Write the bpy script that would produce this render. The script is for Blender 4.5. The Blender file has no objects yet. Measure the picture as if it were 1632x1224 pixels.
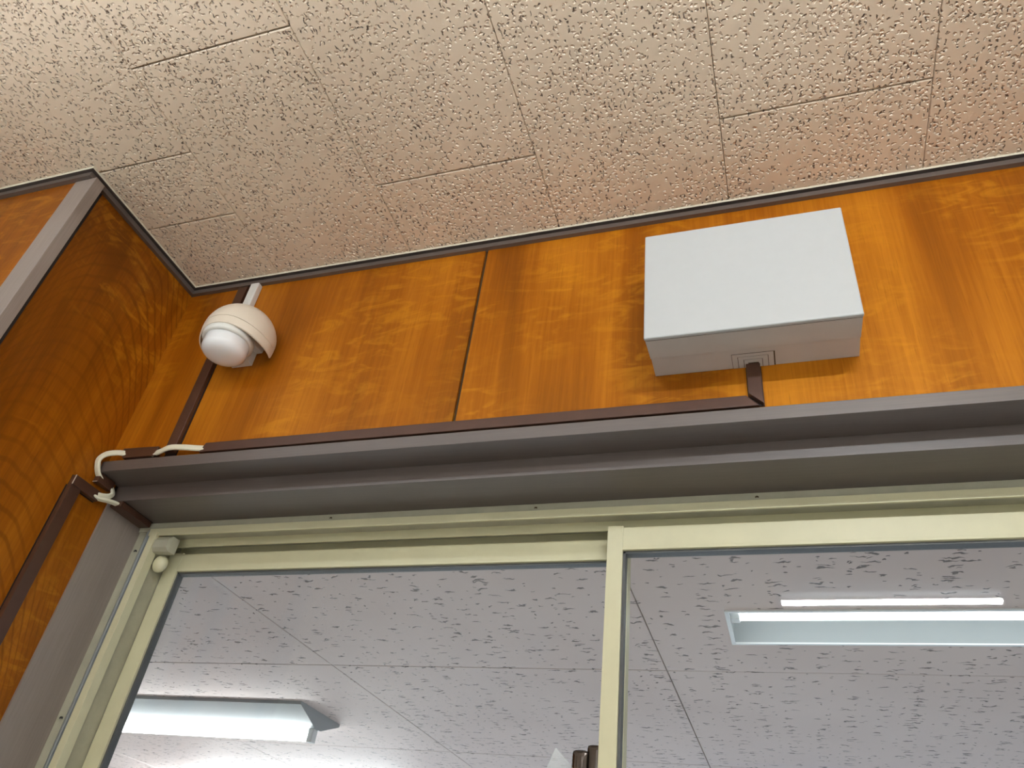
import bpy, bmesh, math, random
from mathutils import Vector, Matrix

# ------------------------------------------------------------------ scene, camera, light, exposure
scene = bpy.context.scene
C = scene.collection
CAM_H = 1.70                       # camera height; geometry below is written with z relative to the camera

cam_data = bpy.data.cameras.new('camera')
cam = bpy.data.objects.new('camera', cam_data)
C.objects.link(cam)
cam_data.sensor_width = 36.0
cam_data.lens = 36.0 * 1233.834 / 1632.0
cam_data.clip_start = 0.01
YAW, PITCH, ROLL = -0.39120137, 0.65039689, 0.14402755
cy, sy, cp, sp = math.cos(YAW), math.sin(YAW), math.cos(PITCH), math.sin(PITCH)
fwd = Vector((sy * cp, cy * cp, sp))
right = Vector((cy, -sy, 0))
up = right.cross(fwd)
cr, sr = math.cos(ROLL), math.sin(ROLL)
r2 = cr * right + sr * up
u2 = -sr * right + cr * up
m = Matrix((r2, u2, -fwd)).transposed().to_4x4()
m.translation = Vector((0, 0, CAM_H))
cam.matrix_world = m
scene.camera = cam

world = bpy.data.worlds.new('daylight')
scene.world = world
world.use_nodes = True
bg = world.node_tree.nodes['Background']
bg.inputs[0].default_value = (0.62, 0.78, 1.0, 1)
bg.inputs[1].default_value = 2.6

NEAR_FILL = 15.5      # emission strength of the added longer tube overhead
SHORT_TUBE = 300.0     # the short thin tube
REAR_FILL = 108.0      # the rear rows, added for bounced light
FAR_TUBE_L = 25.0     # the surface-mounted one on the left
FAR_TUBE = 7.0        # the two tubes seen through the glass
DEEP_FILL = 270.0     # unseen lamp added to brighten the next room

scene.cycles.max_bounces = 7
scene.cycles.diffuse_bounces = 4
scene.cycles.glossy_bounces = 2
scene.cycles.transparent_max_bounces = 8
scene.cycles.caustics_reflective = False
scene.cycles.caustics_refractive = False
scene.cycles.sample_clamp_indirect = 8.0
vs = scene.view_settings
vs.view_transform = 'Standard'
vs.look = 'None'
vs.exposure = 0.0
vs.gamma = 1.0
vs.use_curve_mapping = False

# ------------------------------------------------------------------ helpers
def lin(c):
    return tuple((x / 12.92 if x <= 0.04045 else ((x + 0.055) / 1.055) ** 2.4) for x in [v / 255 for v in c]) + (1,)

def new_mat(name):
    mt = bpy.data.materials.new(name)
    mt.use_nodes = True
    nt = mt.node_tree
    return mt, nt, nt.nodes['Principled BSDF']

class NT:
    """tiny node helper"""
    def __init__(s, nt): s.nt = nt
    def n(s, typ, **kw):
        nd = s.nt.nodes.new(typ)
        for k, v in kw.items():
            setattr(nd, k, v)
        return nd
    def link(s, a, b): s.nt.links.new(a, b)
    def val(s, inp, v):
        if hasattr(v, 'is_output') or isinstance(v, bpy.types.NodeSocket): s.link(v, inp)
        else: inp.default_value = v
    def math(s, op, a, b=0.0, c=None, clamp=False):
        nd = s.n('ShaderNodeMath', operation=op, use_clamp=clamp)
        s.val(nd.inputs[0], a); s.val(nd.inputs[1], b)
        if c is not None: s.val(nd.inputs[2], c)
        return nd.outputs[0]
    def mix(s, fac, a, b, mode='MIX'):
        nd = s.n('ShaderNodeMix', data_type='RGBA', blend_type=mode)
        s.val(nd.inputs[0], fac); s.val(nd.inputs[6], a); s.val(nd.inputs[7], b)
        return nd.outputs[2]
    def ramp(s, fac, stops):
        nd = s.n('ShaderNodeValToRGB')
        el = nd.color_ramp.elements
        while len(el) < len(stops): el.new(0.5)
        for e, (p, c) in zip(el, stops):
            e.position = p
            e.color = c if len(c) == 4 else tuple(c) + (1,)
        s.val(nd.inputs[0], fac)
        return nd.outputs[0]
    def maprange(s, v, a, b, c=0.0, d=1.0, smooth=True):
        nd = s.n('ShaderNodeMapRange')
        nd.interpolation_type = 'SMOOTHSTEP' if smooth else 'LINEAR'
        for i, x in enumerate((v, a, b, c, d)): s.val(nd.inputs[i], x)
        return nd.outputs[0]
    def mapping(s, vec, scale=(1, 1, 1), loc=(0, 0, 0), rot=(0, 0, 0)):
        nd = s.n('ShaderNodeMapping')
        s.link(vec, nd.inputs[0])
        nd.inputs['Location'].default_value = loc
        nd.inputs['Rotation'].default_value = rot
        nd.inputs['Scale'].default_value = scale
        return nd.outputs[0]
    def noise(s, vec, scale, detail=2.0, rough=0.5, dist=0.0, out=0):
        nd = s.n('ShaderNodeTexNoise')
        s.link(vec, nd.inputs['Vector'])
        nd.inputs['Scale'].default_value = scale
        nd.inputs['Detail'].default_value = detail
        nd.inputs['Roughness'].default_value = rough
        nd.inputs['Distortion'].default_value = dist
        return nd.outputs[out]
    def voronoi(s, vec, scale, feature='F1', rnd=1.0):
        nd = s.n('ShaderNodeTexVoronoi', voronoi_dimensions='2D', feature=feature)
        s.link(vec, nd.inputs['Vector'])
        nd.inputs['Scale'].default_value = scale
        nd.inputs['Randomness'].default_value = rnd
        return nd
    def pos(s): return s.n('ShaderNodeNewGeometry').outputs['Position']
    def obj(s): return s.n('ShaderNodeTexCoord').outputs['Object']
    def bump(s, h, strength, dist, normal=None):
        nd = s.n('ShaderNodeBump')
        nd.inputs['Strength'].default_value = strength
        nd.inputs['Distance'].default_value = dist
        s.link(h, nd.inputs['Height'])
        if normal is not None: s.link(normal, nd.inputs['Normal'])
        return nd.outputs[0]

def paint(name, col, rough=0.5, var=0.06, vscale=14.0, stretch=(1, 1, 1), bump=0.0, bscale=400.0, coat=0.0, spec=0.5, metallic=0.0):
    mt, nt, p = new_mat(name)
    h = NT(nt)
    v = h.mapping(h.obj(), stretch)
    nz = h.noise(v, vscale, 4, 0.6)
    c = lin(col)
    a = tuple(x * (1 - var) for x in c[:3]) + (1,)
    b = tuple(min(1, x * (1 + var)) for x in c[:3]) + (1,)
    h.link(h.ramp(nz, [(0.3, a), (0.7, b)]), p.inputs['Base Color'])
    p.inputs['Roughness'].default_value = rough
    p.inputs['Coat Weight'].default_value = coat
    p.inputs['Specular IOR Level'].default_value = spec
    p.inputs['Metallic'].default_value = metallic
    if bump:
        h.link(h.bump(h.noise(v, bscale, 3, 0.6), bump, 0.001), p.inputs['Normal'])
    return mt

def wood(name, axis, tone=1.0, cathedral=None, seed=0.0):
    """varnished plywood veneer, grain vertical; axis = the horizontal axis along the panel"""
    mt, nt, p = new_mat(name)
    h = NT(nt)
    sep = h.n('ShaderNodeSeparateXYZ')
    h.link(h.pos(), sep.inputs[0])
    comb = h.n('ShaderNodeCombineXYZ')
    h.link(sep.outputs['X' if axis == 'x' else 'Y'], comb.inputs[0])
    comb.inputs[1].default_value = seed
    h.link(sep.outputs['Z'], comb.inputs[2])
    v = comb.outputs[0]
    warp = h.noise(h.mapping(v, (5, 1, 1.6)), 1.0, 2, 0.5)
    # broad tonal bands running up the sheet
    broad = h.noise(h.mapping(v, (7.0, 1, 0.9)), 1.0, 3, 0.55, 0.6)
    fine = h.noise(h.mapping(v, (170.0, 1, 5.0)), 1.0, 3, 0.6, 0.4)
    pores = h.noise(h.mapping(v, (520.0, 1, 22.0)), 1.0, 2, 0.5)
    # ripple figure: short slanting flashes across the grain
    fig = h.noise(h.mapping(v, (13.0, 1, 38.0), rot=(0, 0.85, 0)), 1.0, 3, 0.6, 1.3)
    figmask = h.noise(h.mapping(v, (4.2, 1, 2.6), loc=(3.1, 0, 1.7)), 1.0, 2, 0.5, 0.4)
    figv = h.math('MULTIPLY', h.maprange(fig, 0.46, 0.68), h.maprange(figmask, 0.40, 0.62))
    dk = lin((112, 56, 4)); md = lin((152, 82, 8)); lt = lin((188, 114, 22))
    t = h.math('ADD', h.math('MULTIPLY', broad, 0.75), h.math('MULTIPLY', fine, 0.25))
    col = h.ramp(t, [(0.34, dk), (0.52, md), (0.69, lt)])
    col = h.mix(h.math('MULTIPLY', figv, 0.34), col, lin((218, 146, 28)))
    if cathedral:
        c0, K, freq = cathedral
        a = h.math('SUBTRACT', sep.outputs['X' if axis == 'x' else 'Y'], c0)
        wob = h.math('MULTIPLY', h.math('SUBTRACT', warp, 0.5), 0.09)
        a = h.math('ADD', a, wob)
        par = h.math('ADD', h.math('MULTIPLY', h.math('MULTIPLY', a, a), K), sep.outputs['Z'])
        wob2 = h.math('MULTIPLY', h.noise(h.mapping(v, (14, 1, 3.0)), 1.0, 2, 0.5), 0.04)
        par = h.math('ADD', par, wob2)
        s = h.math('SINE', h.math('MULTIPLY', par, freq))
        lines = h.maprange(s, 0.45, 1.0)
        strength = h.math('MULTIPLY', lines, h.maprange(h.noise(h.mapping(v, (3, 1, 3)), 1.0, 1), 0.35, 0.6, 0.18, 0.55))
        col = h.mix(strength, col, lin((104, 50, 4)))
    col = h.mix(h.maprange(pores, 0.60, 0.74, 0.0, 0.35), col, lin((96, 46, 4)))
    if tone != 1.0:
        hs = h.n('ShaderNodeHueSaturation')
        hs.inputs['Value'].default_value = tone
        h.link(col, hs.inputs['Color'])
        col = hs.outputs[0]
    h.link(col, p.inputs['Base Color'])
    p.inputs['Roughness'].default_value = 0.44
    p.inputs['Specular IOR Level'].default_value = 0.9
    p.inputs['Specular Tint'].default_value = (1.0, 0.55, 0.12, 1)
    p.inputs['Coat Weight'].default_value = 0.06
    p.inputs['Coat Roughness'].default_value = 0.2
    h.link(h.bump(fine, 0.06, 0.0006), p.inputs['Normal'])
    return mt

def ceiling_tile_mat():
    mt, nt, p = new_mat('rockwool_tile')
    h = NT(nt)
    v = h.pos()
    d = h.n('ShaderNodeVectorMath', operation='SCALE')
    nz = h.n('ShaderNodeTexNoise')
    h.link(v, nz.inputs['Vector']); nz.inputs['Scale'].default_value = 130; nz.inputs['Detail'].default_value = 2
    h.link(nz.outputs['Color'], d.inputs[0]); d.inputs['Scale'].default_value = 0.010
    vv = h.n('ShaderNodeVectorMath', operation='ADD')
    h.link(v, vv.inputs[0]); h.link(d.outputs[0], vv.inputs[1])
    w = vv.outputs[0]
    # large-scale density of the marks
    dens = h.noise(v, 9.0, 2, 0.5)
    # pits: many small rounded dents
    def spots(vec, scale, r0, r1, keep, seedloc):
        vo = h.voronoi(h.mapping(vec, (1, 1, 1), loc=seedloc), scale)
        body = h.maprange(vo.outputs['Distance'], r0, r1, 1.0, 0.0)
        sc = h.n('ShaderNodeSeparateColor'); h.link(vo.outputs['Color'], sc.inputs[0])
        thr = h.maprange(dens, 0.3, 0.7, keep * 0.55, keep * 1.3, smooth=False)
        on = h.math('LESS_THAN', sc.outputs[0], thr)
        return h.math('MULTIPLY', body, on)
    pit = spots(w, 122.0, 0.10, 0.34, 0.80, (0, 0, 0))
    pin = spots(w, 120.0, 0.11, 0.20, 0.25, (0.37, 0.11, 0))
    worm1 = spots(h.mapping(w, (3.1, 0.8, 1), rot=(0, 0, 0.55)), 50.0, 0.09, 0.17, 0.22, (1.3, 0.2, 0))
    worm2 = spots(h.mapping(w, (2.8, 0.85, 1), rot=(0, 0, -0.35)), 44.0, 0.08, 0.15, 0.18, (0.6, 2.2, 0))
    dark = h.math('MAXIMUM', h.math('MAXIMUM', worm1, worm2), pin)
    base = h.ramp(h.noise(v, 3.0, 3, 0.5), [(0.3, lin((230, 211, 186))), (0.7, lin((236, 217, 192)))])
    col = h.mix(h.math('MULTIPLY', dark, 0.88), base, lin((74, 54, 38)))
    h.link(col, p.inputs['Base Color'])
    p.inputs['Roughness'].default_value = 0.42
    p.inputs['Specular IOR Level'].default_value = 0.6
    hgt = h.math('MULTIPLY', h.math('ADD', h.math('MULTIPLY', pit, 0.85), dark), -1.0)
    grit = h.math('MULTIPLY', h.noise(v, 420.0, 2, 0.5), 0.05)
    h.link(h.bump(h.math('ADD', hgt, grit), 1.0, 0.0031), p.inputs['Normal'])
    mt.cycles.use_bump_map_correction = False
    return mt

def gypsum_mat():
    mt, nt, p = new_mat('corridor_ceiling_board')
    h = NT(nt)
    v = h.pos()
    d = h.n('ShaderNodeVectorMath', operation='SCALE')
    nz = h.n('ShaderNodeTexNoise')
    h.link(v, nz.inputs['Vector']); nz.inputs['Scale'].default_value = 42; nz.inputs['Detail'].default_value = 3
    h.link(nz.outputs['Color'], d.inputs[0]); d.inputs['Scale'].default_value = 0.034
    vv = h.n('ShaderNodeVectorMath', operation='ADD')
    h.link(v, vv.inputs[0]); h.link(d.outputs[0], vv.inputs[1])
    w = vv.outputs[0]
    def spots(vec, scale, r0, r1, keep, seedloc):
        vo = h.voronoi(h.mapping(vec, (1, 1, 1), loc=seedloc), scale)
        body = h.maprange(vo.outputs['Distance'], r0, r1, 1.0, 0.0)
        sc = h.n('ShaderNodeSeparateColor'); h.link(vo.outputs['Color'], sc.inputs[0])
        return h.math('MULTIPLY', body, h.math('LESS_THAN', sc.outputs[0], keep))
    a = spots(h.mapping(w, (0.55, 2.1, 1)), 25.0, 0.10, 0.19, 0.33, (0, 0, 0))
    b = spots(h.mapping(w, (0.8, 1.5, 1)), 46.0, 0.09, 0.17, 0.26, (0.7, 1.3, 0))
    c = spots(h.mapping(w, (0.36, 2.2, 1)), 20.0, 0.07, 0.13, 0.22, (2.7, 0.3, 0))
    dark = h.math('MAXIMUM', h.math('MAXIMUM', a, b), c)
    base = h.ramp(h.noise(v, 2.2, 3, 0.5), [(0.3, lin((212, 194, 189))), (0.7, lin((220, 203, 198)))])
    h.link(h.mix(h.math('MULTIPLY', dark, 0.85), base, lin((70, 58, 52))), p.inputs['Base Color'])
    p.inputs['Roughness'].default_value = 0.7
    h.link(h.bump(h.math('MULTIPLY', dark, -1.0), 0.6, 0.002), p.inputs['Normal'])
    return mt

def glass_mat():
    mt = bpy.data.materials.new('window_glass'); mt.use_nodes = True
    nt = mt.node_tree
    for nd in list(nt.nodes): nt.nodes.remove(nd)
    h = NT(nt)
    out = h.n('ShaderNodeOutputMaterial')
    tr = h.n('ShaderNodeBsdfTransparent'); tr.inputs[0].default_value = (0.97, 0.985, 0.98, 1)
    gl = h.n('ShaderNodeBsdfGlossy'); gl.inputs['Roughness'].default_value = 0.015
    fr = h.n('ShaderNodeFresnel'); 
    bf = h.n('ShaderNodeNewGeometry').outputs['Backfacing']      # thin pane: the same reflectance from either face
    h.link(h.math('ADD', h.math('MULTIPLY', bf, 1 / 1.48 - 1.48), 1.48), fr.inputs['IOR'])
    mx = h.n('ShaderNodeMixShader')
    h.link(fr.outputs[0], mx.inputs[0]); h.link(tr.outputs[0], mx.inputs[1]); h.link(gl.outputs[0], mx.inputs[2])
    # thin film of dust and dried droplets that scatters a little light
    df = h.n('ShaderNodeBsdfTranslucent'); df.inputs[0].default_value = (0.9, 0.92, 0.95, 1)
    v = h.pos()
    film = h.maprange(h.noise(v, 4.0, 4, 0.6), 0.35, 0.75, 0.004, 0.03)
    vo = h.n('ShaderNodeTexVoronoi', voronoi_dimensions='3D'); h.link(v, vo.inputs['Vector']); vo.inputs['Scale'].default_value = 210
    sc = h.n('ShaderNodeSeparateColor'); h.link(vo.outputs['Color'], sc.inputs[0])
    drop = h.math('MULTIPLY', h.maprange(vo.outputs['Distance'], 0.15, 0.32, 1, 0), h.math('LESS_THAN', sc.outputs[0], 0.5))
    patch = h.maprange(h.noise(h.mapping(v, (1.5, 1.5, 1.5), loc=(0.4, 0, 0.9)), 1.3, 2, 0.5), 0.48, 0.62, 0.0, 0.09)
    fac = h.math('ADD', film, h.math('MULTIPLY', drop, patch))
    m2 = h.n('ShaderNodeMixShader')
    h.link(fac, m2.inputs[0]); h.link(mx.outputs[0], m2.inputs[1]); h.link(df.outputs[0], m2.inputs[2])
    h.link(m2.outputs[0], out.inputs[0])
    return mt

def emit_mat(name, col, strength):
    mt = bpy.data.materials.new(name); mt.use_nodes = True
    nt = mt.node_tree
    for nd in list(nt.nodes): nt.nodes.remove(nd)
    h = NT(nt)
    out = h.n('ShaderNodeOutputMaterial'); e = h.n('ShaderNodeEmission')
    e.inputs[0].default_value = col; e.inputs[1].default_value = strength
    h.link(e.outputs[0], out.inputs[0])
    return mt

M = dict(
    tile=ceiling_tile_mat(), board=gypsum_mat(), glass=glass_mat(),
    wood_back=wood('veneer_back_wall', 'x', 1.0, None, 0.3),
    wood_back2=wood('veneer_back_wall_second', 'x', 1.0, None, 4.1),
    wood_side=wood('veneer_side_wall', 'y', 0.97, (0.775, 9.0, 185.0), 1.7),
    wood_front=wood('veneer_front_wall', 'x', 0.95, None, 7.7),
    trim=paint('grey_brown_trim_paint', (91, 80, 74), 0.42, 0.09, 9, (1, 40, 40), 0.10, 60, 0.0, 1.0),
    post=paint('grey_post_paint', (144, 131, 122), 0.42, 0.09, 9, (40, 40, 1), 0.10, 60, 0.0, 0.9),
    alu=paint('cream_sash_paint', (214, 208, 172), 0.36, 0.035, 20, (1, 1, 1), 0.03, 300),
    alu_dull=paint('worn_cream_frame', (176, 172, 150), 0.45, 0.08, 30, (1, 1, 1), 0.05, 300),
    alu_blue=paint('bare_aluminium', (158, 164, 164), 0.4, 0.06, 30),
    duct=paint('brown_duct_plastic', (76, 48, 34), 0.38, 0.10, 40, (1, 1, 1), 0.04, 200),
    duct_in=paint('duct_core_plastic', (38, 24, 18), 0.6, 0.05),
    cut=paint('cut_plastic_edge', (196, 178, 160), 0.5, 0.05),
    cable=paint('cream_cable_sheath', (232, 226, 200), 0.4, 0.03, 60),
    boxw=paint('white_box_plastic', (190, 192, 191), 0.42, 0.012, 60, (1, 1, 1), 0.05, 900),
    boxb=paint('white_box_side', (202, 196, 190), 0.45, 0.015, 60),
    hood=paint('beige_hood_plastic', (226, 212, 192), 0.42, 0.02, 30),
    dome=paint('white_dome_plastic', (246, 245, 243), 0.16, 0.01, 20, (1, 1, 1), 0, 400, 0.4),
    wplas=paint('white_plastic', (228, 226, 218), 0.4, 0.02, 30),
    caulk=paint('white_caulk', (222, 214, 190), 0.6, 0.08, 60),
    black=paint('black_rubber', (34, 33, 32), 0.55, 0.1),
    gasket=paint('grey_gasket', (84, 85, 84), 0.5, 0.08),
    gap=paint('dark_joint', (74, 58, 34), 0.8, 0.15, 40),
    groove=paint('ceiling_groove', (110, 88, 66), 0.8, 0.05),
    steel=paint('zinc_steel', (168, 166, 158), 0.3, 0.05, 30, (1, 1, 1), 0, 400, 0, 0.5, 0.9),
    bronze=paint('bronze_lock', (92, 84, 78), 0.24, 0.05, 30, (1, 1, 1), 0, 400, 0, 0.5, 0.9),
    fixture=paint('white_enamel', (232, 234, 234), 0.35, 0.01),
    reflector=paint('grey_enamel_reflector', (150, 156, 158), 0.4, 0.01),
    rwall=paint('cream_room_wall', (232, 232, 228), 0.7, 0.03),
    rfloor=paint('beige_vinyl_floor', (218, 216, 210), 0.5, 0.05),
    cwall=paint('corridor_wall', (232, 232, 230), 0.7, 0.03),
    cfloor=paint('corridor_floor', (208, 206, 200), 0.5, 0.05),
    film=None,
)
_m, _nt, _p = new_mat('clear_plastic_film')
_p.inputs['Base Color'].default_value = (0.86, 0.9, 0.9, 1)
_p.inputs['Roughness'].default_value = 0.25
_p.inputs['Alpha'].default_value = 0.28
M['film'] = _m
_p = M['dome'].node_tree.nodes['Principled BSDF']
_p.inputs['Subsurface Weight'].default_value = 0.5
_p.inputs['Subsurface Radius'].default_value = (1, 0.95, 0.9)
_p.inputs['Subsurface Scale'].default_value = 0.03
M['fill_near'] = emit_mat('lit_fill_near', (0.95, 1.0, 1.05, 1), NEAR_FILL)
M['tube_short'] = emit_mat('lit_tube_short', (0.95, 1.0, 1.05, 1), SHORT_TUBE)
M['fill_rear'] = emit_mat('lit_fill_rear', (0.95, 1.0, 1.05, 1), REAR_FILL)
M['fill_deep'] = emit_mat('lit_fill_deep', (0.93, 0.98, 1.0, 1), DEEP_FILL)
M['tube_far_left'] = emit_mat('lit_tube_surface_lamp', (0.93, 0.98, 1.0, 1), FAR_TUBE_L)
M['tube_far'] = emit_mat('lit_tube_corridor', (0.93, 0.98, 1.0, 1), FAR_TUBE)

BASE = {}
def W(p): return Vector((p[0], p[1], p[2] + CAM_H))

def link(name, me, mat, parent=None, base=None, smooth=False):
    """me is in world coordinates; shift it to the thing's base"""
    if parent is not None: b = BASE[parent.name]
    else: b = Vector(base) if base is not None else Vector((0, 0, 0))
    if b.length: me.transform(Matrix.Translation(-b))
    o = bpy.data.objects.new(name, me)
    C.objects.link(o)
    if parent is not None: o.parent = parent
    else: o.location = b
    BASE[o.name] = b
    if mat: me.materials.append(mat)
    if smooth:
        for p in me.polygons: p.use_smooth = True
    return o

def from_bm(bm, name='mesh'):
    bmesh.ops.recalc_face_normals(bm, faces=bm.faces[:])
    me = bpy.data.meshes.new(name); bm.to_mesh(me); bm.free()
    return me

def bm_box(bm, a, b, bev=0.0, seg=1):
    a = W(a); b = W(b)
    lo = Vector((min(a[i], b[i]) for i in range(3))); hi = Vector((max(a[i], b[i]) for i in range(3)))
    vs_ = [bm.verts.new((x, y, z)) for x in (lo.x, hi.x) for y in (lo.y, hi.y) for z in (lo.z, hi.z)]
    fs = [(0, 1, 3, 2), (4, 6, 7, 5), (0, 4, 5, 1), (2, 3, 7, 6), (0, 2, 6, 4), (1, 5, 7, 3)]
    F = [bm.faces.new([vs_[i] for i in f]) for f in fs]
    if bev:
        es = list({e for f in F for e in f.edges})
        bmesh.ops.bevel(bm, geom=es, offset=bev, segments=seg, profile=0.6, affect='EDGES', clamp_overlap=True)

def box(name, a, b, mat, parent=None, base=None, bev=0.0, seg=2):
    bm = bmesh.new(); bm_box(bm, a, b, bev, seg)
    return link(name, from_bm(bm, name), mat, parent, base)

def boxes(name, lst, mat, parent=None, base=None, bev=0.0):
    bm = bmesh.new()
    for a, b in lst: bm_box(bm, a, b, bev)
    return link(name, from_bm(bm, name), mat, parent, base)

def hull(name, pts, mat, parent=None, base=None, bev=0.0, seg=2, smooth=False):
    bm = bmesh.new()
    for p in pts: bm.verts.new(W(p))
    bmesh.ops.convex_hull(bm, input=bm.verts[:])
    bmesh.ops.dissolve_limit(bm, angle_limit=0.02, verts=bm.verts[:], edges=bm.edges[:])
    if bev: bmesh.ops.bevel(bm, geom=bm.edges[:], offset=bev, segments=seg, profile=0.6, affect='EDGES', clamp_overlap=True)
    return link(name, from_bm(bm, name), mat, parent, base, smooth)

def sweep(name, prof, fa, fb, mat, parent=None, base=None):
    """prism: profile points, fa/fb map a profile point to the two end positions (for mitres)"""
    bm = bmesh.new()
    A = [bm.verts.new(W(fa(p))) for p in prof]; B = [bm.verts.new(W(fb(p))) for p in prof]
    n = len(prof)
    for i in range(n):
        bm.faces.new((A[i], A[(i + 1) % n], B[(i + 1) % n], B[i]))
    bm.faces.new(A); bm.faces.new(B[::-1])
    return link(name, from_bm(bm, name), mat, parent, base)

def empty(name, loc):
    o = bpy.data.objects.new(name, None); C.objects.link(o)
    o.location = W(loc); o.empty_display_size = 0.05
    BASE[o.name] = W(loc)
    return o

def tag(o, label, cat, group=None):
    o['label'] = label; o['category'] = cat
    if group: o['group'] = group
    return o

def struct(o, label=None):
    o['kind'] = 'structure'
    if label: o['label'] = label
    return o

def lathe(name, prof, centre, mat, parent=None, base=None, n=40, a0=0.0, a1=2 * math.pi, smooth=True):
    """prof: (r, z) pairs, vertical axis through centre"""
    bm = bmesh.new(); full = abs(a1 - a0 - 2 * math.pi) < 1e-6
    cnt = n if full else n + 1
    rings = []
    for r, z in prof:
        if r < 1e-6: rings.append([bm.verts.new(W((centre[0], centre[1], centre[2] + z)))]); continue
        rings.append([bm.verts.new(W((centre[0] + r * math.cos(a0 + (a1 - a0) * i / n), centre[1] + r * math.sin(a0 + (a1 - a0) * i / n), centre[2] + z))) for i in range(cnt)])
    for A, B in zip(rings, rings[1:]):
        for i in range(n):
            j = (i + 1) % cnt
            if len(A) == 1 and len(B) == 1: continue
            if len(A) == 1: bm.faces.new((A[0], B[j], B[i]))
            elif len(B) == 1: bm.faces.new((A[i], A[j], B[0]))
            else: bm.faces.new((A[i], A[j], B[j], B[i]))
    return link(name, from_bm(bm, name), mat, parent, base, smooth)

def cyl_x(bm, x0, x1, y, z, r, n=14, caps=True):
    a = [bm.verts.new(W((x0, y + r * math.cos(2 * math.pi * i / n), z + r * math.sin(2 * math.pi * i / n)))) for i in range(n)]
    b = [bm.verts.new(W((x1, y + r * math.cos(2 * math.pi * i / n), z + r * math.sin(2 * math.pi * i / n)))) for i in range(n)]
    for i in range(n): bm.faces.new((a[i], a[(i + 1) % n], b[(i + 1) % n], b[i]))
    if caps: bm.faces.new(a); bm.faces.new(b[::-1])

# ------------------------------------------------------------------ dimensions (z relative to the camera)
ZC = 1.105                 # room ceiling
YW = 0.918                 # face of the panels on the back wall
XS = -1.154                # face of the recess side wall
YF = 0.599                 # face of the wall left of the recess
X0, X1, Y0 = -2.7, 2.6, -4.3      # rest of the room
ZF = -CAM_H
WX1 = 0.72                 # right side of the window opening
WZ0 = -0.80                # bottom of the window opening
ZH = 0.607                 # soffit of the window casing
ZCC = 0.623                # corridor ceiling
CX0, CX1, CY1 = -4.2, 3.0, 5.6    # corridor / next room

# ------------------------------------------------------------------ structure: floor, walls, ceiling
struct(box('floor', (X0 - .1, Y0 - .1, ZF - .06), (X1 + .1, 1.14, ZF), M['rfloor']))
struct(box('wall_front', (X0 - .1, Y0 - .1, ZF), (X1 + .1, Y0, ZC + .1), M['rwall']))
struct(box('wall_right', (X1, Y0, ZF), (X1 + .1, 1.14, ZC + .1), M['rwall']))
struct(box('wall_side', (X0 - .1, Y0, ZF), (X0, YF + .006, ZC + .1), M['rwall']))

wl = struct(boxes('wall_left', [((X0 - .1, YF + .006, ZF), (XS - .006, 1.14, ZC + .1))], M['gap']), 'varnished wood wall returning into the window recess')
wb = struct(boxes('wall_back', [((XS - .006, YW + .006, .640), (X1, 1.125, ZC + .1)),
                               ((WX1 + .03, YW + .006, ZF), (X1, 1.125, .640)),
                               ((XS - .006, YW + .04, ZF), (WX1 + .03, 1.125, WZ0 - .03))], M['gap']),
            'varnished wood wall above the sliding window')
# veneer sheets
PGAP0, PGAP1 = -.4722, -.4665
box('wood_panel', (XS + .0005, YW, .655), (PGAP0, YW + .006, ZC), M['wood_back'], wb, bev=.0007)
box('wood_panel', (PGAP1, YW, .655), (PGAP1 + .905, YW + .006, ZC), M['wood_back2'], wb, bev=.0007)
box('wood_panel', (PGAP1 + .911, YW, .655), (X1, YW + .006, ZC), M['wood_back'], wb, bev=.0007)
box('wood_panel', (WX1 + .06, YW, ZF), (X1, YW + .006, .636), M['wood_back2'], wb, bev=.0007)
box('wood_panel', (XS - .006, .6345, ZF), (XS, .956, ZC), M['wood_side'], wl, bev=.0007)
box('wood_panel', (X0, YF, ZF), (-1.1865, YF + .006, ZC), M['wood_front'], wl, bev=.0007)

# ceiling with staggered tiles
ceil = struct(box('ceiling', (X0 - .1, Y0 - .1, ZC + .0125), (X1 + .1, 1.14, ZC + .09), M['groove']), 'beige pitted ceiling of staggered acoustic tiles')
TW, TL = .303, .606
tile_cache = {}
def tile(x0, x1, y0, y1):
    if x1 - x0 < .004 or y1 - y0 < .004: return
    gx, gy = .00045, .0012
    key = (round(x1 - x0, 4), round(y1 - y0, 4))
    cx, cyy = (x0 + x1) / 2, (y0 + y1) / 2
    if key not in tile_cache:
        bm = bmesh.new()
        hx, hy, th = (x1 - x0) / 2 - gx, (y1 - y0) / 2 - gy, .012
        bx_, by_ = .0010, .0014
        lo = [(-hx + bx_, -hy + by_), (hx - bx_, -hy + by_), (hx - bx_, hy - by_), (-hx + bx_, hy - by_)]
        hi = [(-hx, -hy), (hx, -hy), (hx, hy), (-hx, hy)]
        L = [bm.verts.new((x, y, 0)) for x, y in lo]
        Mv = [bm.verts.new((x, y, .0012)) for x, y in hi]
        T = [bm.verts.new((x, y, th)) for x, y in hi]
        bm.faces.new(L[::-1]); bm.faces.new(T)
        for i in range(4):
            j = (i + 1) % 4
            bm.faces.new((L[i], L[j], Mv[j], Mv[i])); bm.faces.new((Mv[i], Mv[j], T[j], T[i]))
        me = from_bm(bm, 'ceiling_tile'); me.materials.append(M['tile'])
        tile_cache[key] = me
    o = bpy.data.objects.new('ceiling_tile', tile_cache[key]); C.objects.link(o)
    o.parent = ceil; o.location = W((cx, cyy, ZC)) - BASE[ceil.name]
XT0 = -.0204
k0 = math.floor((X0 - XT0) / TW); k1 = math.ceil((X1 - XT0) / TW)
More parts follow.
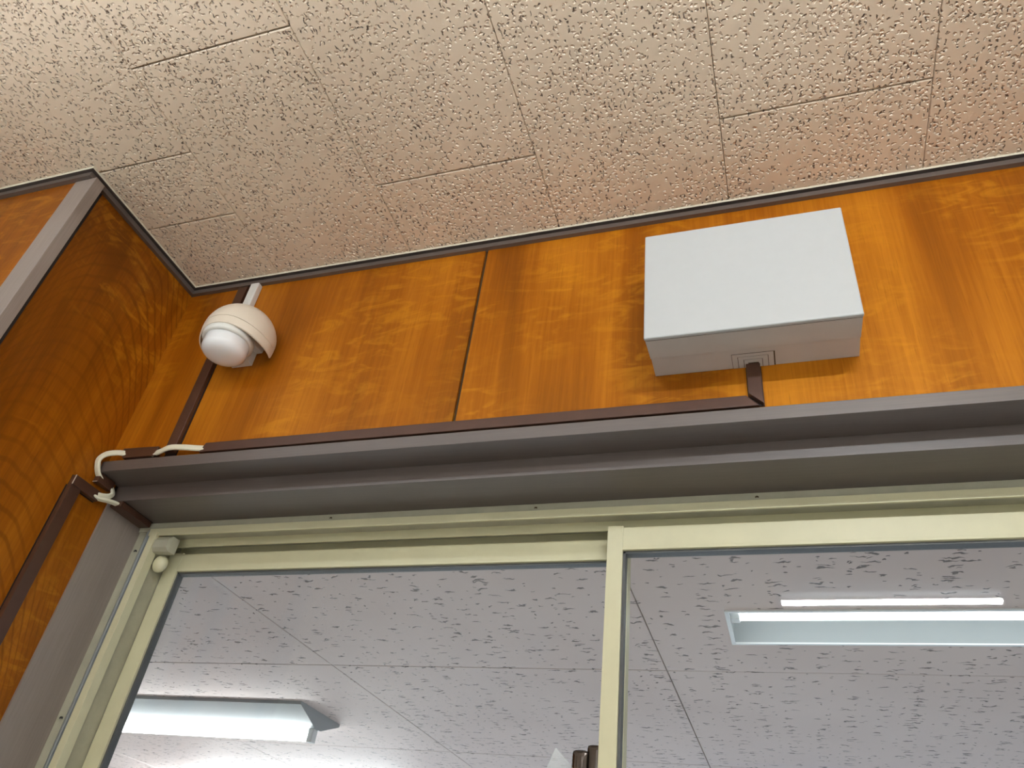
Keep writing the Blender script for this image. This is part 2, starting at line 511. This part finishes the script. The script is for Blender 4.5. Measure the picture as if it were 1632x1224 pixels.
for k in range(k0, k1):
    xa, xb = max(XT0 + k * TW, X0), min(XT0 + (k + 1) * TW, X1)
    ys = .7415 if k % 2 == 0 else .4354
    n = -10
    while ys + n * TL < YW:
        ya, yb = max(ys + n * TL, Y0), min(ys + (n + 1) * TL, YW)
        n += 1
        if yb <= Y0: continue
        if xb <= XS + .001: tile(xa, xb, ya, min(yb, YF))
        elif xa < XS:
            if ya < YF:
                tile(xa, xb, ya, min(yb, YF))
                if yb > YF: tile(XS, xb, YF, yb)
            else: tile(XS, xb, ya, yb)
        else: tile(xa, xb, ya, yb)

# ------------------------------------------------------------------ crown moulding (profile: protrusion d from the wall, z)
CP = [(-.004, ZC), (.0138, ZC), (.0138, ZC - .0006), (.0030, ZC - .0006), (.0030, ZC - .0051), (.0086, ZC - .0051), (.0086, ZC - .0155), (-.004, ZC - .0155)]
CK = [(.0136, ZC), (.0158, ZC), (.0136, ZC - .0022)]
def crown(name, fa, fb, label):
    o = struct(sweep(name, CP, fa, fb, M['trim']), label)
    sweep('caulk_line', CK, fa, fb, M['caulk'], o)
crown('trim_1', lambda p: (XS + p[0], YW - p[0], p[1]), lambda p: (X1, YW - p[0], p[1]), 'grey crown moulding above the back wall')
crown('trim_2', lambda p: (XS + p[0], YF - p[0], p[1]), lambda p: (XS + p[0], YW - p[0], p[1]), 'grey crown moulding along the recess side wall')
crown('trim_3', lambda p: (X0, YF - p[0], p[1]), lambda p: (XS + p[0], YF - p[0], p[1]), 'grey crown moulding above the wall left of the recess')

# corner post
post = struct(hull('trim_4', [(-1.1845, .597, ZF), (-1.1337, .597, ZF), (-1.1337, .6185, ZF), (-1.1845, .6185, ZF),
                              (-1.1845, .597, ZC - .0165), (-1.1337, .597, ZC - .0165), (-1.1337, .6185, ZC - .0165), (-1.1845, .6185, ZC - .0165)], M['post'], bev=.0008),
              'grey painted corner post')
box('shadow_joint', (XS - .004, .6185, ZF), (XS - .0005, .6345, ZC - .016), M['black'], post)

# casing round the window
struct(box('trim_5', (XS + .003, .905, .6376), (X1, .962, .6593), M['trim'], bev=.0008), 'grey painted upper ledge over the window')
struct(box('trim_6', (XS + .003, .959, ZH), (WX1, 1.047, .6376), M['trim'], bev=.0008), 'grey painted window head casing')
struct(box('trim_7', (XS - .004, .956, WZ0), (XS + .004, 1.052, ZH), M['post'], bev=.0006), 'grey painted window jamb casing')
struct(box('trim_8', (WX1, .956, WZ0), (WX1 + .03, 1.052, .6376), M['post'], bev=.0006))
struct(box('trim_9', (XS, .94, WZ0 - .03), (WX1 + .03, 1.052, WZ0), M['trim'], bev=.0006))

# ------------------------------------------------------------------ sliding window
win = struct(empty('window_1', (-.22, 1.08, WZ0)), 'two-sash sliding window with cream aluminium frame')
XJ = XS + .004
fh = boxes('frame_head', [((XJ, 1.047, .590), (WX1, 1.125, .640)),            # roof of the tracks
                          ((XJ, 1.0465, .5955), (WX1, 1.049, ZH - .0003))], M['alu_dull'], win)
box('head_lip', (XJ + .030, 1.0425, .5793), (WX1, 1.0465, .5935), M['alu'], fh, bev=.0006)
box('head_lip', (XJ + .030, 1.0830, .5740), (WX1, 1.0860, .5910), M['alu'], fh, bev=.0006)
box('head_lip', (XJ + .030, 1.1200, .5600), (WX1, 1.1240, .5910), M['alu'], fh, bev=.0006)
fj = boxes('frame_jamb', [((XJ - .002, 1.0500, WZ0), (-1.1335, 1.0560, ZH - .003)),
                          ((XJ, 1.0540, WZ0), (-1.1040, 1.125, .590))], M['alu_dull'], win)
hull('jamb_strip', [(-1.1335, 1.0505, WZ0), (-1.1215, 1.0425, WZ0), (-1.1190, 1.0425, WZ0), (-1.1190, 1.0560, WZ0), (-1.1335, 1.0560, WZ0),
                    (-1.1335, 1.0505, .591), (-1.1215, 1.0425, .591), (-1.1190, 1.0425, .591), (-1.1190, 1.0560, .591), (-1.1335, 1.0560, .591)], M['alu_blue'], fj)
box('jamb_groove', (-1.1190, 1.0480, WZ0), (-1.1105, 1.0560, .591), M['gasket'], fj)
box('jamb_lip', (-1.1105, 1.0380, WZ0), (-1.0960, 1.0560, .585), M['alu'], fj, bev=.0006)
for z in (.552, .254):
    lathe('screw', [(0, .0016), (.0022, .0013), (.0028, 0), (.0028, -.002)], (-1.1400, 1.0492, z), M['black'], fj, n=10)
box('frame_side_right', (WX1 - .045, 1.043, WZ0), (WX1, 1.125, .600), M['alu_dull'], win)
box('frame_sill', (XJ, 1.043, WZ0), (WX1, 1.125, WZ0 + .03), M['alu_dull'], win)
for x in (-.735, -.36, -.02):
    lathe('head_screw', [(0, .0014), (.0022, .0012), (.003, 0), (.003, -.002)], (x, 1.0478, .6005), M['gap'], fh, n=10)

def sash(xl, xr, y0, y1, ztop, zrail, wl_, wr_, zb):
    """one sliding sash: rails, stiles, gasket, pane"""
    s = box('sash', (xl + wl_, y0, zrail + .0045), (xr - wr_, y1, ztop), M['alu'], win, bev=.0007)
    s['label'] = 'cream aluminium sliding sash'
    box('rail_lip', (xl + wl_, y0 - .0012, zrail), (xr - wr_, y0 + .006, zrail + .0045), M['alu'], s, bev=.0008)
    box('stile', (xl, y0 - .0004, zb), (xl + wl_, y1 + .0004, ztop + .003), M['alu'], s, bev=.0009)
    box('stile', (xr - wr_, y0 - .0004, zb), (xr, y1 + .0004, ztop + .003), M['alu'], s, bev=.0009)
    box('bottom_rail', (xl + wl_, y0, zb), (xr - wr_, y1, zb + .05), M['alu'], s, bev=.0007)
    gy0, gy1 = y0 + .004, y1 - .004
    gw = .0036
    boxes('gasket', [((xl + wl_, gy0, zrail - gw), (xr - wr_, gy1, zrail + .001)),
                     ((xl + wl_ - .001, gy0, zb + .05), (xl + wl_ + gw, gy1, zrail)),
                     ((xr - wr_ - gw, gy0, zb + .05), (xr - wr_ + .001, gy1, zrail))], M['gasket'], s)
    ym = (y0 + y1) / 2
    box('pane', (xl + wl_ + .003, ym - .002, zb + .048), (xr - wr_ - .003, ym + .002, zrail - .002), M['glass'], s)
    return s
s_left = sash(-1.1020, -.2180, 1.095, 1.117, .5650, .530, .0315, .030, WZ0 + .03)
s_left['label'] = 'rear sliding sash on the left'
s_right = sash(-.2430, WX1 - .045, 1.056, 1.080, .5640, .5262, .0240, .03, WZ0 + .03)
s_right['label'] = 'front sliding sash on the right'

# dust strip and rail groove that show on the left rail
hull('corner_block', [(-1.0960, 1.0400, .5530), (-1.0640, 1.0400, .5530), (-1.0640, 1.0400, .5690), (-1.0960, 1.0400, .5690),
                      (-1.0960, 1.0460, .5470), (-1.0610, 1.0460, .5470), (-1.0580, 1.0620, .5470), (-1.0960, 1.0620, .5470),
                      (-1.0610, 1.0460, .5770), (-1.0960, 1.0460, .5770), (-1.0580, 1.0620, .5770), (-1.0960, 1.0620, .5770)], M['alu_dull'], win, bev=.0008)
bmp = bmesh.new()
bmesh.ops.create_uvsphere(bmp, u_segments=20, v_segments=12, radius=1.0, matrix=Matrix.Translation(W((-1.0865, 1.066, .5320))) @ Matrix.Diagonal((.0150, .011, .0165, 1)))
link('rubber_bumper', from_bm(bmp), M['alu'], win, smooth=True)

# crescent lock on the meeting stiles
def capsule(name, x0, x1, y0, y1, z0, z1, mat, parent):
    return box(name, (x0, y0, z0), (x1, y1, z1), mat, parent, bev=min(x1 - x0, y1 - y0) * .49, seg=4)
lk = capsule('lock_plate', -.2640, -.2440, 1.078, 1.0925, .140, .2580, M['bronze'], s_right)
capsule('lock_lever', -.2830, -.2600, 1.072, 1.0900, .150, .2500, M['bronze'], s_right)

# ------------------------------------------------------------------ next room seen through the glass
struct(box('floor_corridor', (CX0 - .1, 1.14, ZF - .06), (CX1 + .1, CY1 + .1, ZF), M['cfloor']))
struct(boxes('wall_corridor_far', [((CX0, CY1, ZF), (CX1, CY1 + .1, -.9)), ((CX0, CY1, .45), (CX1, CY1 + .1, ZCC + .1)),
                                   ((CX0, CY1, -.9), (-3.2, CY1 + .1, .45)), ((2.2, CY1, -.9), (CX1, CY1 + .1, .45))], M['cwall']))
struct(box('wall_corridor_left', (CX0 - .1, 1.125, ZF), (CX0, CY1 + .1, ZCC + .1), M['cwall']))
struct(box('wall_corridor_right', (CX1, 1.125, ZF), (CX1 + .1, CY1 + .1, ZCC + .1), M['cwall']))
struct(boxes('wall_corridor_near', [((CX0, 1.127, .580), (CX1, 1.14, ZCC + .1)), ((CX0, 1.127, ZF), (XS - .02, 1.14, .580)), ((WX1 - .01, 1.127, ZF), (CX1, 1.14, .580)),
                                    ((XS - .02, 1.127, ZF), (WX1 - .01, 1.14, WZ0))], M['cwall']))

# ceiling boards in a square grid; one board is cut for the recessed lamp
cc = struct(box('ceiling_corridor', (CX0 - .1, 1.125, ZCC + .2), (CX1 + .1, CY1 + .1, ZCC + .28), M['gap']), 'grey fissured ceiling of square boards beyond the glass')
LX0, LX1, LY0, LY1 = -.104, 1.15, 1.530, 1.700        # recessed lamp opening
BW, BL = .912, .922
def board(x0, x1, y0, y1):
    g = .0016
    box('ceiling_board', (x0 + g, y0 + g * 1.5, ZCC), (x1 - g, y1 - g * 1.5, ZCC + .01), M['board'], cc, bev=.0006, seg=1)
xg = [-.2757 + BW * k for k in range(-4, 4)]
yg = [1.14, 1.888, 1.888 + BL, 1.888 + 2 * BL, 1.888 + 3 * BL, CY1]
xg = [CX0] + [x for x in xg if CX0 + .01 < x < CX1 - .01] + [CX1]
for i in range(len(xg) - 1):
    for j in range(len(yg) - 1):
        xa, xb, ya, yb = xg[i], xg[i + 1], yg[j], yg[j + 1]
        if j == 0 and xb > LX0 and xa < LX1:
            a = max(xa, LX0); b = min(xb, LX1)
            bm = bmesh.new()
            g = .0011
            bm_box(bm, (xa + g, ya + g, ZCC), (xb - g, LY0, ZCC + .01)); bm_box(bm, (xa + g, LY1, ZCC), (xb - g, yb - g, ZCC + .01))
            if a > xa: bm_box(bm, (xa + g, LY0, ZCC), (a, LY1, ZCC + .01))
            if b < xb: bm_box(bm, (b, LY0, ZCC), (xb - g, LY1, ZCC + .01))
            link('ceiling_board', from_bm(bm), M['board'], cc)
        else: board(xa, xb, ya, yb)
box('board_backing', (CX0, 1.14, ZCC + .012), (CX1, LY0 - .02, ZCC + .02), M['gap'], cc)
box('board_backing', (CX0, LY1 + .02, ZCC + .012), (CX1, CY1, ZCC + .02), M['gap'], cc)
box('board_backing', (CX0, LY0 - .02, ZCC + .012), (LX0 - .02, LY1 + .02, ZCC + .02), M['gap'], cc)
box('board_backing', (LX1 + .02, LY0 - .02, ZCC + .012), (CX1, LY1 + .02, ZCC + .02), M['gap'], cc)

# recessed fluorescent lamp
def bm_quad(bm, pts): bm.faces.new([bm.verts.new(W(p)) for p in pts])
rl = tag(empty('recessed_lamp', ((LX0 + LX1) / 2, (LY0 + LY1) / 2, ZCC)), 'recessed fluorescent lamp trough seen through the right pane', 'lamp')
bm = bmesh.new()
zt = ZCC + .075
t = .0012
bm_box(bm, (LX0, LY0, ZCC - .001), (LX1, LY0 + t, zt)); bm_box(bm, (LX0, LY1 - t, ZCC - .001), (LX1, LY1, zt))
bm_box(bm, (LX0, LY0, ZCC - .001), (LX0 + t, LY1, zt)); bm_box(bm, (LX1 - t, LY0, ZCC - .001), (LX1, LY1, zt))
bm_box(bm, (LX0, LY0, zt), (LX1, LY1, zt + t))
link('trough', from_bm(bm), M['reflector'], rl)
boxes('rim', [((LX0 - .006, LY0 - .006, ZCC - .003), (LX1 + .006, LY0 + .002, ZCC)), ((LX0 - .006, LY1 - .002, ZCC - .003), (LX1 + .006, LY1 + .006, ZCC)),
              ((LX0 - .006, LY0, ZCC - .003), (LX0 + .002, LY1, ZCC)), ((LX1 - .002, LY0, ZCC - .003), (LX1 + .006, LY1, ZCC))], M['fixture'], rl)
bm = bmesh.new(); cyl_x(bm, LX0 + .02, LX1 - .02, 1.590, ZCC + .022, .0165)
link('tube', from_bm(bm), M['tube_far'], rl, smooth=True)
for x in (LX0 + .001, LX1 - .02): box('socket', (x, 1.578, ZCC + .004), (x + .019, 1.602, zt), M['fixture'], rl, bev=.002)

# surface-mounted fluorescent lamp
sl = tag(empty('ceiling_lamp', (-2.1, 2.37, ZCC)), 'surface-mounted fluorescent lamp with sloped sides seen through the left pane', 'lamp')
SX0, SX1 = -2.74, -1.484
prof = [(2.236, ZCC), (2.236, ZCC - .010), (2.352, ZCC - .052), (2.388, ZCC - .052), (2.500, ZCC - .010), (2.500, ZCC)]
sweep('body', prof, lambda p: (SX0, p[0], p[1]), lambda p: (SX1, p[0], p[1]), M['reflector'], sl)
bm = bmesh.new(); cyl_x(bm, SX0 + .03, SX1 - .03, 2.37, ZCC - .072, .0165)
link('tube', from_bm(bm), M['tube_far_left'], sl, smooth=True)
for x in (SX0 + .006, SX1 - .026): box('socket', (x, 2.356, ZCC - .092), (x + .02, 2.384, ZCC - .05), M['fixture'], sl, bev=.003)

for xa in (-3.1,):  # lamp added out of view to light the corridor ceiling
    dl = tag(empty('ceiling_lamp', (xa + .6, 3.85, ZCC)), 'added unseen fluorescent lamp deep in the next room, farthest from the window', 'lamp')
    dp = [(p[0] + 1.48, p[1]) for p in prof]
    sweep('body', dp, lambda p: (xa, p[0], p[1]), lambda p: (xa + 1.256, p[0], p[1]), M['fixture'], dl)
    bm = bmesh.new(); cyl_x(bm, xa + .03, xa + 1.226, 3.85, ZCC - .072, .0165)
    link('tube', from_bm(bm), M['fill_deep'], dl, smooth=True)

# clear film corner standing on the latch side of the left pane
hull('plastic_sheet', [(-.3130, 1.1010, .2570), (-.2880, 1.1010, .2350), (-.2500, 1.1010, .2010), (-.3400, 1.1010, .1900),
                       (-.3130, 1.1016, .2570), (-.2880, 1.1016, .2350), (-.2500, 1.1016, .2010), (-.3400, 1.1016, .1900)], M['film'], None, W((-.30, 1.101, .19)))
tag(bpy.data.objects['plastic_sheet'], 'corner of a clear plastic sheet on the left pane beside the lock', 'plastic sheet')

# ------------------------------------------------------------------ white wall box
bx = tag(empty('wall_box', (-.006, YW, .735)), 'white rectangular plastic equipment box fixed on the wood wall', 'equipment box')
box('cover', (-.1500, .8215, .7345), (.1380, .8290, .9490), M['boxw'], bx, bev=.0028, seg=3)
hull('body', [(-.1488, .8306, .7362), (.1368, .8306, .7362), (-.1488, .8306, .9478), (.1368, .8306, .9478),
              (-.1480, .8720, .7378), (.1360, .8720, .7378), (-.1480, .8720, .9470), (.1360, .8720, .9470)], M['boxb'], bx, bev=.0006)
box('seam', (-.1484, .8286, .7368), (.1364, .8308, .9474), M['gap'], bx)
base_o = hull('back_case', [(-.1474, .8722, .7398), (.1354, .8722, .7398), (-.1478, .8722, .9466), (.1358, .8722, .9466),
                   (-.1480, YW - .0002, .7420), (.1360, YW - .0002, .7420), (-.1480, YW - .0002, .9470), (.1360, YW - .0002, .9470)], M['boxb'], bx, bev=.0005)
# knockout in the underside: nested break-out plates round the duct
def zb_(y): return .7398 + (y - .8722) / (YW - .8722) * .0022
def kplate(xa, xb, ya, yb, mat, dz, nm):
    return hull(nm, [(x, y, zb_(y) + dz + e) for x in (xa, xb) for y in (ya, yb) for e in (0, .0012)], mat, base_o)
kplate(-.0350, .0245, .8840, .9176, M['gap'], -.0003, 'knockout_recess')
for k, (xa, xb, ya) in enumerate([(-.0344, .0226, .8846), (-.0262, .0146, .8916), (-.0182, .0066, .8990)]):
    nxt = [(-.0262, .0146, .8916), (-.0182, .0066, .8990), (-.0120, .0010, .9070)][k]
    g = .0008
    kplate(xa, nxt[0] - g, ya, .9174, M['boxb'], -.0006, 'knockout_plate')
    kplate(nxt[1] + g, xb, ya, .9174, M['boxb'], -.0006, 'knockout_plate')
    kplate(nxt[0] - g, nxt[1] + g, ya, nxt[2] - g, M['boxb'], -.0006, 'knockout_plate')

# ------------------------------------------------------------------ cable ducts
def duct(name, cover_pts, core_pts, label, base, ends=None):
    o = hull(name, cover_pts, M['duct'], None, W(base), bev=.0012, seg=2)
    tag(o, label, 'cable duct', 'brown cable ducts')
    if core_pts: hull('base_strip', core_pts, M['duct_in'], o)
    for e in ends or []: hull('cut_end', e, M['cut'], o)
    return o
def bpts(x0, x1, y0, y1, z0, z1): return [(x, y, z) for x in (x0, x1) for y in (y0, y1) for z in (z0, z1)]
# long run on the ledge; slanted cut on its left end, mitre on its right
DZ0, DZ1 = .6645, .6835
duct('cable_duct', [(-.9440, .9070, DZ0), (-.9360, .9070, DZ1), (-.9440, YW - .001, DZ0), (-.9360, YW - .001, DZ1),
                    (-.0030, .9070, DZ0), (-.0200, .9070, DZ1), (-.0030, YW - .001, DZ0), (-.0200, YW - .001, DZ1)],
     bpts(-.930, -.02, .9125, YW - .0003, .6605, .6645), 'long horizontal brown cable duct above the grey ledge', (-.47, YW, .6605))
# short riser into the white box
duct('cable_duct', [(-.0165, .9075, .6875), (.0030, .9075, .6680), (-.0165, YW - .001, .6875), (.0030, YW - .001, .6680),
                    (-.0165, .9075, .7405), (.0030, .9075, .7405), (-.0165, YW - .001, .7405), (.0030, YW - .001, .7405)],
     bpts(-.0175, .0040, .9165, YW - .0003, .6690, .7400), 'short vertical brown cable duct under the white box', (-.007, YW, .668))
# vertical run behind the hooded dome
duct('cable_duct', bpts(-1.0245, -1.0025, .9085, YW - .001, .672, 1.0860), bpts(-1.0265, -1.0005, .9165, YW - .0003, .664, 1.0870),
     'vertical brown cable duct passing behind the hooded dome', (-1.0135, YW, .664))
# short offcut on the ledge near the corner
duct('cable_duct', [(-1.1130, .9070, .6655), (-1.1200, .9070, .6870), (-1.1130, YW - .001, .6655), (-1.1200, YW - .001, .6870),
                    (-1.0370, .9070, .6655), (-1.0390, .9070, .6850), (-1.0370, YW - .001, .6655), (-1.0390, YW - .001, .6850)],
     bpts(-1.110, -1.036, .9150, YW - .0003, .6600, .6660), 'short brown duct offcut between two cable bends on the ledge', (-1.078, YW, .660))
# small piece under the ledge on the side wall
duct('cable_duct', bpts(XS + .0005, -1.1420, .9060, .9430, .6180, .6365), None, 'smallest brown duct piece under the ledge in the corner', (-1.148, .925, .618),
     [bpts(XS + .0008, -1.1425, .9056, .9061, .6178, .6188)])
# short horizontal piece on the side wall
duct('cable_duct', bpts(XS + .0008, -1.1430, .8640, .9260, .5875, .6065), bpts(XS + .0001, XS + .001, .864, .927, .5865, .6075),
     'short level brown duct on the side wall beside the corner', (-1.149, .895, .5865), [bpts(-1.1445, -1.1428, .8632, .8642, .588, .606)])
# long vertical run on the side wall
duct('cable_duct', bpts(XS + .0008, -1.1430, .8625, .8855, -1.55, .5870), bpts(XS + .0001, XS + .001, .861, .8865, -1.56, .5865),
     'long vertical brown duct running down the recess side wall', (-1.149, .874, -1.56))
# piece tucked in the corner of the window head
duct('cable_duct', bpts(-1.1485, -1.1225, .9590, 1.0420, .5955, .6068), bpts(-1.1495, -1.1215, .962, 1.043, .6060, .6069),
     'brown duct tucked in the corner under the window head', (-1.135, 1.0, .5955))

# slim white duct from the hooded dome to the ceiling
o = hull('cable_cover', bpts(-.9905, -.9700, .9030, YW - .0005, .985, 1.0860), M['wplas'], None, W((-.98, YW, .985)), bev=.003, seg=3)
tag(o, 'slim white cable cover between the hooded dome and the ceiling', 'cable cover')

# ------------------------------------------------------------------ white flat cables
def cable(label, pts, up_hint, w=.0120, th=.0056):
    """twin-core flat cable swept along a smooth path"""
    P = [W(p) for p in pts]
    path = []
    Q = [P[0] * 2 - P[1]] + P + [P[-1] * 2 - P[-2]]
    for i in range(1, len(Q) - 2):
        for s in range(10):
            t_ = s / 10
            a, b, c, d = Q[i - 1], Q[i], Q[i + 1], Q[i + 2]
            path.append(0.5 * ((2 * b) + (c - a) * t_ + (2 * a - 5 * b + 4 * c - d) * t_ ** 2 + (3 * b - a - 3 * c + d) * t_ ** 3))
    path.append(P[-1])
    sec = []
    for sgn, c0 in ((1, w / 4), (-1, -w / 4)):
        for k in range(9):
            ang = -math.pi * .62 + math.pi * 1.24 * k / 8
            sec.append((c0 + sgn * w / 4 * math.cos(ang), sgn * th / 2 * math.sin(ang)))
    bm = bmesh.new(); rings = []
    for i, p in enumerate(path):
        tg = (path[min(i + 1, len(path) - 1)] - path[max(i - 1, 0)]).normalized()
        uh = Vector(up_hint[0]).lerp(Vector(up_hint[1]), i / (len(path) - 1)) if isinstance(up_hint[0], tuple) else Vector(up_hint)
        n_ = (uh - tg * uh.dot(tg)).normalized(); b_ = tg.cross(n_)
        rings.append([bm.verts.new(p + b_ * s0 + n_ * s1) for s0, s1 in sec])
    for A, B in zip(rings, rings[1:]):
        for i in range(len(sec)):
            j = (i + 1) % len(sec)
            bm.faces.new((A[i], A[j], B[j], B[i]))
    bm.faces.new(rings[0]); bm.faces.new(rings[-1][::-1])
    b0 = W(pts[0])
    o = link('cable', from_bm(bm), M['cable'], None, b0, smooth=True)
    tag(o, label, 'cable', 'white flat cables')
    return o
cable('nearly straight white flat cable crossing the vertical brown duct', [(-.930, .9110, .6735), (-.9500, .9080, .6735), (-.9800, .9040, .6755), (-1.0080, .9030, .6765), (-1.0300, .9070, .6725), (-1.0480, .9110, .6710)], (0, -1, .15))
cable('white flat cable looping round the left end of the grey ledge', [(-1.1080, .9110, .6760), (-1.1230, .9040, .6755), (-1.1400, .8960, .6690), (-1.1470, .8920, .6560), (-1.1460, .8950, .6430), (-1.1470, .9040, .6330), (-1.1480, .9160, .6280)], ((0, -1, .3), (0, -.6, -.8)))
cable('white flat cable bending into the level side-wall duct', [(-1.1480, .9330, .6270), (-1.1450, .9430, .6240), (-1.1400, .9460, .6150), (-1.1400, .9410, .6070), (-1.1420, .9300, .6010), (-1.1470, .9180, .5985)], (1, .3, 0), w=.0105)
cable('white flat cable reaching from the side-wall duct to the window head', [(-1.1480, .9150, .5935), (-1.1410, .9270, .5935), (-1.1350, .9420, .5970), (-1.1330, .9580, .6000), (-1.1350, .9700, .6010)], (.3, 0, -1), w=.0105)

# ------------------------------------------------------------------ hooded dome device on the wall
RC = (-.9251, .850, .8743)                     # centre of the ring, vertical axis
hd = tag(empty('dome_device', (RC[0], YW, .866)), 'white dome device under a beige hood fixed on the wall by the corner', 'dome device')
# opaque dome hanging below the ring
pr = []
R0 = .0405
for i in range(13):
    a = i / 12 * math.pi / 2
    pr.append((R0 * math.sin(a) ** .82, -.026 - .020 * math.cos(a) ** .9 if i < 12 else -.026))
pr[0] = (0, -.046)
pr += [(R0, -.010), (R0 * .985, .004)]
lathe('dome', pr, RC, M['dome'], hd, n=48)
lathe('ring', [(R0 - .001, -.0105), (.0440, -.0110), (.0464, -.0085), (.0468, -.0050), (.0468, -.0005), (.0440, .0030), (.038, .0036), (.03, .0036)], RC, M['wplas'], hd, n=48)
lathe('mount_neck', [(.0, .044), (.024, .042), (.030, .030), (.034, .0034), (0, .0034)], RC, M['wplas'], hd, n=32)
# wall bracket
hull('bracket', [(-.9600, YW - .0005, .8640), (-.9140, YW - .0005, .8640), (-.9600, YW - .0005, .930), (-.9140, YW - .0005, .930),
                 (-.9580, .8960, .8680), (-.9160, .8960, .8680), (-.9580, .8900, .930), (-.9160, .8900, .930)], M['wplas'], hd, bev=.0012)
box('bracket_arm', (-.950, .850, .892), (-.900, .9175, .915), M['wplas'], hd, bev=.004)
# hood: part of a spherical shell, rim arched up in front, open below, back edge by the wall
SC = Vector((RC[0], .8723, .8935)); SR = .0680
def hood_shell(zlo, zhi_full, name, rad, thick, parent, mat, nseg=44, nv=14, zmax=None):
    bm = bmesh.new()
    A0, A1 = math.radians(-212), math.radians(32)          # angle in plan, -90 deg faces the room
    def rimz(a, zl): return zl - .013 * abs(math.cos(a)) ** 2
    outer, inner = [], []
    for i in range(nseg + 1):
        a = A0 + (A1 - A0) * i / nseg
        zl = rimz(a, zlo); zh = (rimz(a, zmax) if zmax is not None else rad * .9995)
        co, ci = [], []
        for j in range(nv + 1):
            if zmax is None:
                e0 = math.asin(max(-1, zl / rad)); el = e0 + (math.pi / 2 * .985 - e0) * j / nv
                z = rad * math.sin(el); r = rad * math.cos(el)
            else:
                z = zl + (zh - zl) * j / nv; r = math.sqrt(max(1e-9, rad * rad - z * z))
            if z < 0: r = rad - (rad - r) * .45              # the skirt hangs straighter than the sphere
            ymax = YW - .0015
            def put(rr, zz):
                x = SC.x + rr * math.cos(a); y = SC.y + rr * math.sin(a)
                return bm.verts.new(W((x, min(y, ymax), SC.z + zz)))
            co.append(put(r, z)); ci.append(put(max(r - thick, .0005), z - thick * .3))
        outer.append(co); inner.append(ci)
    for i in range(nseg):
        for j in range(nv):
            bm.faces.new((outer[i][j], outer[i + 1][j], outer[i + 1][j + 1], outer[i][j + 1]))
            bm.faces.new((inner[i][j], inner[i][j + 1], inner[i + 1][j + 1], inner[i + 1][j]))
        bm.faces.new((outer[i][0], inner[i][0], inner[i + 1][0], outer[i + 1][0]))
        bm.faces.new((outer[i][nv], outer[i + 1][nv], inner[i + 1][nv], inner[i][nv]))
    for i in (0, nseg):
        for j in range(nv):
            q = (outer[i][j], outer[i][j + 1], inner[i][j + 1], inner[i][j])
            bm.faces.new(q if i == 0 else q[::-1])
    bmesh.ops.remove_doubles(bm, verts=bm.verts[:], dist=1e-6)
    o = link(name, from_bm(bm), mat, parent, smooth=True)
    md = o.modifiers.new('edges', 'EDGE_SPLIT'); md.split_angle = math.radians(50)
    return o
hood = hood_shell(.0020, None, 'hood', SR, .0025, hd, M['hood'])
hood_shell(-.0155, None, 'hood_rim', SR, .0025, hood, M['hood'], zmax=.0008)

# ------------------------------------------------------------------ lamps above and behind the camera; all but the short one added
def tube_lamp(x0, x1, y, label, drop=.115, twin=False, mat='fill_near', rad=.0145):
    l = tag(empty('fluorescent_lamp', ((x0 + x1) / 2, y, ZC)), label, 'lamp', 'fluorescent lamps of the room')
    w = .09 if twin else .045
    zt_ = ZC - drop
    sweep('body', [(y - w, ZC), (y - w, zt_ + .045), (y - w + .025, zt_ + .024), (y + w - .025, zt_ + .024), (y + w, zt_ + .045), (y + w, ZC)],
          lambda p: (x0 - .02, p[0], p[1]), lambda p: (x1 + .02, p[0], p[1]), M['fixture'], l)
    for yy in ((y - .045, y + .045) if twin else (y,)):
        bm = bmesh.new(); cyl_x(bm, x0, x1, yy, zt_, rad)
        link('tube', from_bm(bm), M[mat], l, smooth=True)
        for x in (x0 - .016, x1): box('socket', (x, yy - .014, zt_ - .017), (x + .016, yy + .014, zt_ + .028), M['fixture'], l, bev=.003)
    if twin:        # side skirts added to keep the twin lamps' light off the end walls
        for yy in (y - .118, y + .110): box('skirt', (x0 - .02, yy, zt_ - .055), (x1 + .02, yy + .008, ZC), M['fixture'], l)
    return l
tube_lamp(-1.40, -.20, .165, 'added unseen single-tube lamp above the camera, longer one of two')  # added fill for the left side, out of view
tube_lamp(.00, .57, -.175, 'short thin fluorescent lamp above the camera', .140, False, 'tube_short', .006)
for yr, word in ((-2.85, 'second'), (-3.7, 'rearmost')):  # unseen rows added to raise the light bounced off floor and walls
    for xr, side in ((-.6, 'left'), (1.0, 'right')):
        tube_lamp(xr, xr + 1.2, yr, 'added unseen twin-tube lamp in the %s row behind the camera, %s one' % (word, side), .09, True, 'fill_rear')
